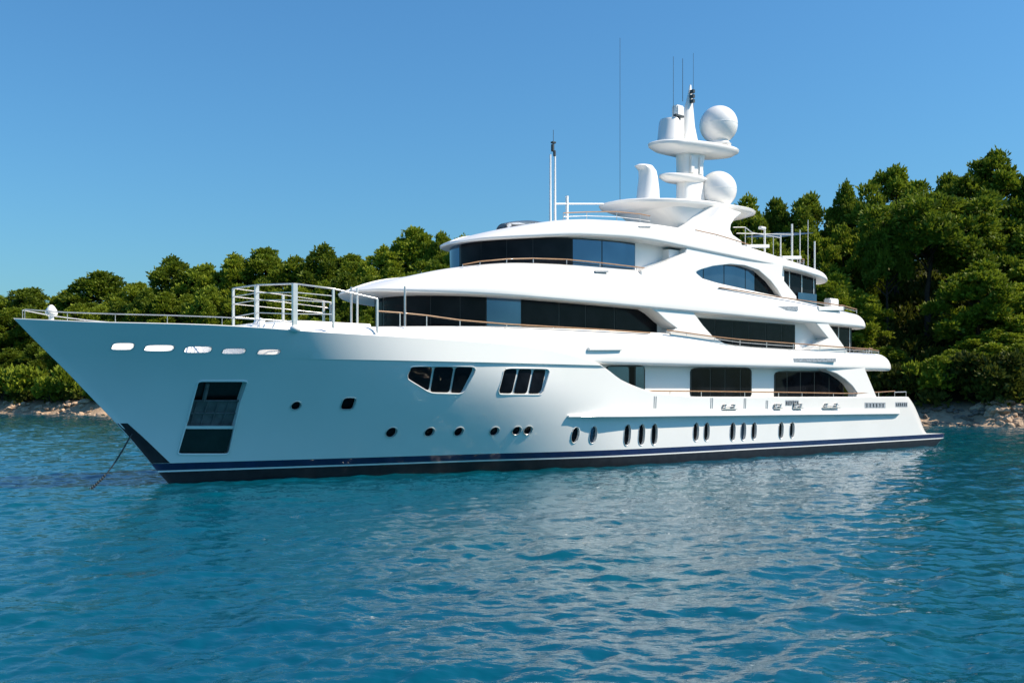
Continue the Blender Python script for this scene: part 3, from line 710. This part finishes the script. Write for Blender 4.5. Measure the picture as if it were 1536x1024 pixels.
mb = ledge(1225, 1262, 460, 6, 4.45, .16); part(mb, 'fender_ledge', 'white', bandB, bevel=.02, smooth=40)
mb = MB(); u, z = up(1247, 452, 3.9); box(mb, Y(u, 3.9, z-.1), (1.0, .5, .55)); part(mb, 'deck_locker', 'white', bandB, bevel=.06, smooth=40)
mb = MB(); u, z = up(1208, 447, 3.9); box(mb, Y(u+.5, 3.7, z), (2.0, .03, .7)); part(mb, 'glass_panel', 'blueglass', bandB)
# anchor chain from the stem
mb = MB(); p0 = Vector(Y(ustem(2.05)+.1, .1, 2.05)); u, z = up(123, 736, 0); p1 = Vector(Y(*(u, 0, -.25)))
for off in (0, .07):
    tube(mb, [p0.lerp(p1, k/24)+Vector((off, 0, -.35*math.sin(math.pi*k/24)+off)) for k in range(25)], .020, 6)
for k in range(13, 25): lathe(mb, [(.03, -.06), (.055, 0), (.03, .06)], tuple(p0.lerp(p1, k/24)+Vector((0, 0, -.35*math.sin(math.pi*k/24)))), 6)
ch = mb.build('anchor_chain', 'darkmetal', None, smooth=60)
ch.location = (S0[0], S0[1], 0); ch.rotation_euler = (0, 0, TH)
tag(ch, 'taut dark anchor chain running from the yacht bow down into the water', 'chain')

# ---------------------------------------------------------------- water
rng = np.random.default_rng(7)
N_, LT = 512, 72.0
kx = np.fft.fftfreq(N_, LT/N_)*2*np.pi; KX, KY = np.meshgrid(kx, kx, indexing='ij'); K = np.hypot(KX, KY); K[0, 0] = 1
wd = (.45, -.9); cosw = (KX*wd[0]+KY*wd[1])/K
SP = np.exp(-(1.5/K)**4)*K**-3.1*(.3+np.abs(cosw)**1.5)*np.exp(-(K/18)**2); SP[0, 0] = 0
H = np.fft.ifft2((rng.normal(size=K.shape)+1j*rng.normal(size=K.shape))*np.sqrt(SP)).real
H *= .030/H.std()
gx = np.gradient(H, LT/N_, axis=0); gy = np.gradient(H, LT/N_, axis=1)
print('wave slope rms', gx.std(), gy.std())
NYr, NXc = 940, 900
ys = 3.0*np.exp(np.linspace(0, math.log(230/3.0), NYr)); ks = np.linspace(-.68, .68, NXc)
YY = np.repeat(ys[:, None], NXc, 1); XX = ks[None, :]*(YY+16)
def samp(x, y):
    a = (x/LT*N_) % N_; b = (y/LT*N_) % N_; i = a.astype(int); j = b.astype(int); f = a-i; g = b-j; i2 = (i+1) % N_; j2 = (j+1) % N_; i %= N_; j %= N_
    return H[i, j]*(1-f)*(1-g)+H[i2, j]*f*(1-g)+H[i, j2]*(1-f)*g+H[i2, j2]*f*g
ca, sa = math.cos(.5), math.sin(.5)
ZZ = samp(XX, YY)+.42*samp((XX*ca-YY*sa)*2.3+13, (XX*sa+YY*ca)*2.3)*np.clip(1.1-YY/120, .3, 1)+.13*samp((XX*ca+YY*sa)*6.1+5, (YY*ca-XX*sa)*6.1)*np.clip(1.2-YY/45, 0, 1)
co = np.stack([XX, YY, ZZ], -1).reshape(-1, 3).astype(np.float32)
idx = np.arange(NYr*NXc).reshape(NYr, NXc)
q = np.stack([idx[:-1, :-1], idx[:-1, 1:], idx[1:, 1:], idx[1:, :-1]], -1).reshape(-1, 4)
nb = len(co); co = np.vstack([co, np.array([(-3000, -3000, -.5), (3000, -3000, -.5), (3000, 3000, -.5), (-3000, 3000, -.5)], np.float32)])
q = np.vstack([q, [[nb, nb+1, nb+2, nb+3]]]).astype(np.int32)
me = bpy.data.meshes.new('sea'); me.vertices.add(len(co)); me.vertices.foreach_set('co', co.ravel())
me.loops.add(q.size); me.loops.foreach_set('vertex_index', q.ravel()); me.polygons.add(len(q))
me.polygons.foreach_set('loop_start', np.arange(0, q.size, 4, dtype=np.int32)); me.update(calc_edges=True)
me.polygons.foreach_set('use_smooth', [True]*len(q))
def water_mat():
    m = bpy.data.materials.new('sea_water'); m.use_nodes = True
    n = m.node_tree.nodes; l = m.node_tree.links; p = n['Principled BSDF']
    p.inputs['Roughness'].default_value = .035; p.inputs['IOR'].default_value = 1.333
    tc = n.new('ShaderNodeTexCoord')
    t = n.new('ShaderNodeTexNoise'); t.inputs['Scale'].default_value = .035; t.inputs['Detail'].default_value = 3; l.new(tc.outputs['Object'], t.inputs['Vector'])
    r = n.new('ShaderNodeValToRGB'); r.color_ramp.elements[0].position = .38; r.color_ramp.elements[1].position = .62
    r.color_ramp.elements[0].color = (.0001, .058, .103, 1); r.color_ramp.elements[1].color = (.0001, .070, .099, 1)
    l.new(t.outputs['Fac'], r.inputs[0]); l.new(r.outputs[0], p.inputs['Base Color'])
    mp = n.new('ShaderNodeMapping'); mp.inputs['Scale'].default_value = (.75, 1.3, 1); mp.inputs['Rotation'].default_value = (0, 0, .35); l.new(tc.outputs['Object'], mp.inputs[0])
    a = n.new('ShaderNodeTexNoise'); a.inputs['Scale'].default_value = 4.2; a.inputs['Detail'].default_value = 4; l.new(mp.outputs[0], a.inputs['Vector'])
    b = n.new('ShaderNodeBump'); b.inputs['Strength'].default_value = .5; b.inputs['Distance'].default_value = .045
    l.new(a.outputs['Fac'], b.inputs['Height']); l.new(b.outputs[0], p.inputs['Normal'])
    return m
M['water'] = water_mat(); me.materials.append(M['water'])
sea = bpy.data.objects.new('sea', me); COL.objects.link(sea); sea['kind'] = 'structure'

# ---------------------------------------------------------------- wooded shore
def yshore(x): return 198-.529*(x+101)+1.6*math.sin(x*.11+1)+1.1*math.sin(x*.27)
def land_h(x, y):
    e = (y-yshore(x))*.884
    if e < -6: return -2.5
    h = -2.5+2.5*sm(-6, 0, e)+1.9*sm(0, 3.5, e)+.41*max(0, e-2.5)*sm(2, 8, e)
    h = h if e < 62 else h-.45*(e-62)
    return h+(.5*math.sin(x*.31+y*.17)+.4*math.sin(x*.83-y*.6))*sm(0, 5, e)
gxs = [-260+2.2*i for i in range(200)]; gys = [70+2.2*i for i in range(125)]
mb = MB(); vs = [(x, y, land_h(x, y)) for y in gys for x in gxs]; nx = len(gxs)
mb.add(vs, [(j*nx+i, j*nx+i+1, (j+1)*nx+i+1, (j+1)*nx+i) for j in range(len(gys)-1) for i in range(nx-1)])
def soil():
    m = mat('hillside_soil', (.30, .215, .145), .95, spec=.04, noise=(.9, (.40, .30, .21)), bump=(1.6, .8, .3)); n = m.node_tree.nodes; l = m.node_tree.links; p = n['Principled BSDF']
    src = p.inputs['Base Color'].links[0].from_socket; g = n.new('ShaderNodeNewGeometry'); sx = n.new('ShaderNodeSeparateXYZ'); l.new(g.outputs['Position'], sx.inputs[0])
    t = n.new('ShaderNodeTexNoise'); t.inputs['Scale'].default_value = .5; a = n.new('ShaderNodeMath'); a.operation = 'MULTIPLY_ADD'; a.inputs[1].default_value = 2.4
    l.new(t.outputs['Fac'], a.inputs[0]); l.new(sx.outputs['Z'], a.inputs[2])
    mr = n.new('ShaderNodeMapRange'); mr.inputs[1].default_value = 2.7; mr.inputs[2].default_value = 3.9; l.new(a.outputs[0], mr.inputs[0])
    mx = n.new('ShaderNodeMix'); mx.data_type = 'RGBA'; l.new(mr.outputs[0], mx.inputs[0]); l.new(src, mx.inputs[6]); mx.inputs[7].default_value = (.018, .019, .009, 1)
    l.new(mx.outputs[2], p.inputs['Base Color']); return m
M['soil'] = soil()
land = mb.build('hillside', 'soil', None, smooth=80); land['kind'] = 'structure'
def place(px, e):
    """spot seen at column px, e metres inland of the shoreline"""
    k = (px-CXP)/FPX; y = 120.
    for _ in range(60): y = .5*y+.5*(yshore(k*y)+e/.884)
    return k*y, y, land_h(k*y, y)
random.seed(11); rng = np.random.default_rng(5)
def crown_mesh(name, blobs, mat_, tufts, size):
    """needle tufts spread through the clumps of a crown"""
    C = []; Q = 0; V = []
    for (cx, cy, cz, r, fl) in blobs:
        n = int(tufts*r*r)
        d = rng.normal(size=(n, 3)); d /= np.linalg.norm(d, axis=1)[:, None]; d[:, 2] = np.where(d[:, 2] < -.45, -d[:, 2], d[:, 2])
        lump = 1+.26*np.sin(d[:, 0]*6+cx*3)*np.sin(d[:, 1]*5+cy*3)+.16*np.sin(d[:, 2]*8+cz)
        rad = r*lump*(.38+.86*rng.random(n)**.6)
        p = d*rad[:, None]*np.array([1, 1, fl])+np.array([cx, cy, cz])
        ax = d+rng.normal(size=(n, 3))*.55+np.array([0, 0, .55]); ax /= np.linalg.norm(ax, axis=1)[:, None]
        for rep in range(2):
            sd = np.cross(ax, rng.normal(size=(n, 3))); sd /= np.linalg.norm(sd, axis=1)[:, None]
            L = size*(.6+.8*rng.random(n))[:, None]; W = L*.26
            V.append(np.stack([p-sd*W*.5, p+ax*L*.55-sd*W, p+ax*L*1.05, p+ax*L*.5+sd*W], 1).reshape(-1, 3))
    co = np.vstack(V).astype(np.float32); nq = len(co)//4
    me = bpy.data.meshes.new(name); me.vertices.add(len(co)); me.vertices.foreach_set('co', co.ravel())
    me.loops.add(nq*4); me.loops.foreach_set('vertex_index', np.arange(nq*4, dtype=np.int32)); me.polygons.add(nq)
    me.polygons.foreach_set('loop_start', np.arange(0, nq*4, 4, dtype=np.int32)); me.update(calc_edges=True)
    me.materials.append(M[mat_]); return me
def pine_variant(i, mat_, wide, bare):
    """12 m pine, crown radius about 4 m"""
    bl = []; nb = 34
    for k in range(nb):
        t = (k+.5)/nb; z = bare*12+(1-bare)*12*(.05+.86*t)
        Rm = 3.7*wide*(math.sin(math.pi*min(1, .20+.74*t))**.9); a = k*2.4+random.uniform(-.6, .6); rr = Rm*random.uniform(.35, 1.15)*(.5 if t > .9 else 1)
        bl.append((rr*math.cos(a), rr*math.sin(a), z+random.uniform(-.5, .5), random.uniform(.70, 1.30)*(.75 if t > .8 else 1), random.uniform(.7, 1.0)))
    for k in range(7):                                    # leading shoots that break the outline
        a = random.uniform(0, 6.28); rr = random.uniform(.2, 2.0)*wide; z = 12*(.97-.10*rr/wide)
        bl.append((rr*math.cos(a), rr*math.sin(a), z, random.uniform(.32, .55), 1.5))
    cm = crown_mesh('crown', bl, mat_, 430, .38)
    mb = MB(); pts = [(0, 0, -1.5), (.1, .05, 3), (.25*math.sin(i), .2, 6.5), (.1, .1, 10.8)]
    P = [Vector(p) for p in pts]; tube(mb, [P[0], P[0].lerp(P[1], .5), P[1], P[1].lerp(P[2], .5), P[2], P[2].lerp(P[3], .5), P[3]], .30, 8, r2=.06)
    for b in bl[:34:2]:
        z0 = max(1.5, b[2]-1.6); tube(mb, [(.1, .1, z0), (b[0]*.5, b[1]*.5, (z0+b[2])/2+.1), (b[0], b[1], b[2])], .10, 5, r2=.03)
    me = bpy.data.meshes.new('trunk'); me.from_pydata(mb.v, [], mb.f); me.materials.append(M['bark'])
    me.polygons.foreach_set('use_smooth', [True]*len(me.polygons))
    return me, cm
VAR = [pine_variant(i, *a) for i, a in enumerate((('leaf', 1.0, .15), ('leaf', 1.1, .22), ('leafb', 1.0, .10), ('leaf', .9, .12), ('leafb', 1.15, .16), ('leaf', 1.2, .52)))]
bl = [(random.uniform(-1.4, 1.4), random.uniform(-1.4, 1.4), random.uniform(.7, 2.6), random.uniform(.7, 1.1), .85) for k in range(9)]
BUSH = crown_mesh('crown', bl, 'leafb', 260, .42)
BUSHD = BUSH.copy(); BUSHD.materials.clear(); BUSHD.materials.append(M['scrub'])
mbst = MB(); [tube(mbst, [(0, 0, -.4), (b[0]*.4, b[1]*.4, b[2]*.5), b[:3]], .07, 5, r2=.03) for b in bl]
BST = bpy.data.meshes.new('stem'); BST.from_pydata(mbst.v, [], mbst.f); BST.materials.append(M['bark'])
def tree(px, yt, e, wpx, var, label, group):
    x, y, zb_ = place(px, e); top = CAMZ+(HY-yt)*y/FPX; h = max(5, top-zb_); wm = wpx*y/FPX
    if h > 19: zb_ = top-19+random.uniform(-1, 1); h = top-zb_
    t = empty('pine_tree', label, 'tree', (x, y, zb_), random.uniform(0, 6.28), group)
    s = wm/9.2; t.scale = (s, s, h/12.6)
    for nm, me in zip(('trunk', 'crown'), VAR[var]):
        o = bpy.data.objects.new(nm, me); COL.objects.link(o); o.parent = t
def bush(px, e, wpx, hpx, label, group):
    x, y, zb_ = place(px, e); t = empty('shore_bush', label, 'bush', (x, y, zb_-.15), random.uniform(0, 6.28), group)
    s = wpx*y/FPX/4.4; t.scale = (s, s, hpx*y/FPX/3.6)
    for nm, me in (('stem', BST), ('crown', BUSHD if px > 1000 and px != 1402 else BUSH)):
        o = bpy.data.objects.new(nm, me); COL.objects.link(o); o.parent = t
G1, G2, G3 = 'pines along the skyline left of the yacht', 'pines on the slope behind the bow', 'pines on the hill right of the yacht'
ORD = 'first second third fourth fifth sixth seventh eighth ninth tenth eleventh twelfth thirteenth fourteenth fifteenth sixteenth seventeenth eighteenth nineteenth twentieth twenty-first twenty-second twenty-third twenty-fourth'.split()
where = lambda x: 'cut by the left edge' if x < 30 else 'above the bow tip' if x < 95 else 'right of the bow lamp' if x < 200 else \
    'above the bulwark slots' if x < 330 else 'behind the foredeck guard' if x < 500 else 'over the bridge deck nose' if x < 620 else 'beside the wheelhouse roof'
looks = ['olive green', 'dark green', 'yellowish green', 'mid green', 'light green', 'deep green']
sky_l = [(-12, 440, 100), (48, 429, 95), (100, 432, 70), (152, 404, 110), (206, 420, 80), (262, 383, 95), (310, 392, 80), (352, 376, 90), (396, 368, 100), (440, 380, 80), (484, 366, 100), (530, 378, 80), (575, 364, 80), (622, 337, 100), (664, 343, 60), (700, 352, 80)]
for i, (x, y, wv) in enumerate(sky_l):
    tree(x, y, 44+random.uniform(-3, 3), wv*1.12, i % 5, f'{looks[i % 5]} skyline pine {where(x)}, {ORD[i]} from the left', G1)
for i, x in enumerate(range(-20, 720, 34)):
    yt = np.interp(x, [0, 150, 300, 500, 640, 720], [470, 448, 428, 418, 395, 395])+random.uniform(-10, 10)
    tree(x+random.uniform(-8, 8), yt, 30+random.uniform(-4, 4), random.uniform(68, 95), (i*2+1) % 5, f'{looks[(i*2+1) % 5]} pine halfway up the slope, {where(x)}, {ORD[i]} from the left', G2)
for i, x in enumerate(range(-15, 720, 40)):
    yt = np.interp(x, [0, 200, 400, 720], [520, 500, 480, 470])+random.uniform(-14, 14)
    tree(x+random.uniform(-10, 10), yt, 15+random.uniform(-3, 3), random.uniform(58, 88), (i*3+2) % 5, f'{looks[(i*3+2) % 5]} low pine near the shore, {where(x)}, {ORD[i]} from the left', G2)
for i, (x, e, wv, hv) in enumerate(((4, 5, 60, 52), (40, 6, 62, 60), (78, 5, 52, 46), (112, 5.5, 56, 58), (150, 5, 50, 40), (186, 6, 60, 52))):
    bush(x, e, wv, hv, f'green bush on the rocky bank left of the bow, {ORD[i]} from the left', 'bushes on the rocky bank')
right = [(1118, 292, 44, 110, 0, 'dark pine just right of the radar dome, on the skyline'), (1166, 293, 46, 95, 3, 'slim pine on the skyline above the after sun deck'),
         (1216, 284, 45, 100, 1, 'pine on the skyline above the deck posts'), (1268, 272, 44, 90, 0, 'dense pine on the skyline right of the tallest deck post'),
         (1345, 243, 42, 130, 1, 'broad dark pine on the skyline, second highest of the hill'), (1420, 254, 46, 95, 3, 'pine crown on the skyline left of the tallest tree'),
         (1490, 222, 44, 150, 0, 'tallest pine of the hill, its crown nearest the top right corner'), (1560, 240, 46, 120, 3, 'pine cut off by the right edge at the skyline'),
         (1150, 345, 30, 120, 2, 'light green pine behind the arch leg of the yacht'), (1215, 335, 32, 120, 4, 'bright round pine behind the after sun deck'),
         (1262, 330, 31, 105, 2, 'bright pine right of the sun deck rail'), (1302, 322, 33, 90, 3, 'dark pine left of the big umbrella pine'),
         (1392, 284, 27, 165, 5, 'big umbrella shaped pine with bare dark trunk, in the middle of the hill'), (1330, 330, 24, 85, 5, 'narrow pine with tall bare trunk left of the big umbrella pine'),
         (1475, 345, 30, 150, 1, 'dark shaded pine under the tallest tree'), (1545, 330, 28, 130, 4, 'light pine at the right edge under the skyline'),
         (1250, 405, 20, 135, 4, 'rounded bright pine behind the stern of the bridge deck'), (1286, 430, 18, 110, 2, 'bright pine right of the bridge deck stern rail'),
         (1468, 385, 17, 160, 4, 'wide sunlit pine low on the right of the hill'),
         (1530, 420, 18, 140, 2, 'sunlit pine at the right edge, halfway down the hill'),
         (1490, 490, 12, 130, 2, 'low bright pine above the sunlit rocks'), (1330, 530, 11, 100, 3, 'dark little pine just right of the yacht stern'),
         (1560, 500, 11, 120, 1, 'low pine cut off by the right edge above the rocks')]
for x, yt, e, wv, var, lab in right: tree(x, yt, e, wv*(.88 if var != 5 else 1), var, lab, G3)
bush(1402, 6.5, 78, 62, 'rounded bright green bush low on the slope right of the stern', 'bushes on the slope right of the yacht')
bush(1455, 7, 84, 72, 'dull green bush below the wide sunlit pine', 'bushes on the slope right of the yacht')
bush(1500, 5.0, 76, 58, 'bush hanging over the boulders left of the sunlit ones', 'bushes on the slope right of the yacht')
tree(1478, 520, 8, 95, 3, 'dense low pine leaning over the shaded rock bank', G3); tree(1432, 545, 7.5, 80, 1, 'small dark pine over the shaded rock bank', G3)
bush(1515, 7.5, 80, 60, 'green bush above the sunlit rocks at the right', 'bushes on the slope right of the yacht')
bush(1352, 7.5, 60, 50, 'small green bush right behind the stern platform', 'bushes on the slope right of the yacht')
# undergrowth: one mass nobody could count
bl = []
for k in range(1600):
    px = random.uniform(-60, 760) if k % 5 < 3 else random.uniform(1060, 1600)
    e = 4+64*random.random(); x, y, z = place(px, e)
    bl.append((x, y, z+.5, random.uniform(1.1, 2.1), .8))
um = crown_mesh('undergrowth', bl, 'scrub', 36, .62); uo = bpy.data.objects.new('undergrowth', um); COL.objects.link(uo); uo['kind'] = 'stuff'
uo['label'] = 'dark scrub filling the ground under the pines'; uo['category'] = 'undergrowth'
# rocks
def rock_mesh(seed, m):
    rd = random.Random(seed); bm = bmesh.new(); bmesh.ops.create_icosphere(bm, subdivisions=3, radius=1)
    pl = [(Vector((rd.gauss(0, 1), rd.gauss(0, 1), rd.gauss(0, 1))).normalized(), rd.uniform(.55, .85)) for _ in range(11)]
    for v in bm.verts:
        for nn, d in pl:
            k = v.co.dot(nn)
            if k > d: v.co -= nn*(k-d)*.95
        v.co *= 1+.05*math.sin(v.co.x*9+seed)*math.sin(v.co.y*8+v.co.z*7)
    me = bpy.data.meshes.new('boulder'); bm.to_mesh(me); bm.free(); me.materials.append(M[m]); return me
ROCKS = [rock_mesh(i, 'rock') for i in range(6)]
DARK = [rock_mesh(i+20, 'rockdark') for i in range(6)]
def boulder(px, e, s, lab, grp, k, zo=0):
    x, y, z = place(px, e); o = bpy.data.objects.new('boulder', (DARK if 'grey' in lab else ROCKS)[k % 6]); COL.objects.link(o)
    o.location = (x, y, max(.0, z)+zo); o.rotation_euler = (random.uniform(-.4, .4), random.uniform(-.4, .4), random.uniform(0, 6.28))
    o.scale = (s*random.uniform(.8, 1.4), s*random.uniform(.8, 1.3), s*random.uniform(.55, .9)); tag(o, lab, 'rock', grp)
for k in range(95): boulder(-25+k*2.4+random.uniform(-3, 3), random.uniform(-.3, 3.6), random.uniform(.3, .8), 'beige boulder in the jumbled rock bank left of the bow', 'boulders left of the bow', k)
for k in range(95): boulder(1465+random.random()**.8*125, random.uniform(-.3, 4.8), random.uniform(.28, .8), 'sunlit tan boulder in the rock bank at the right edge', 'sunlit boulders on the right shore', k)
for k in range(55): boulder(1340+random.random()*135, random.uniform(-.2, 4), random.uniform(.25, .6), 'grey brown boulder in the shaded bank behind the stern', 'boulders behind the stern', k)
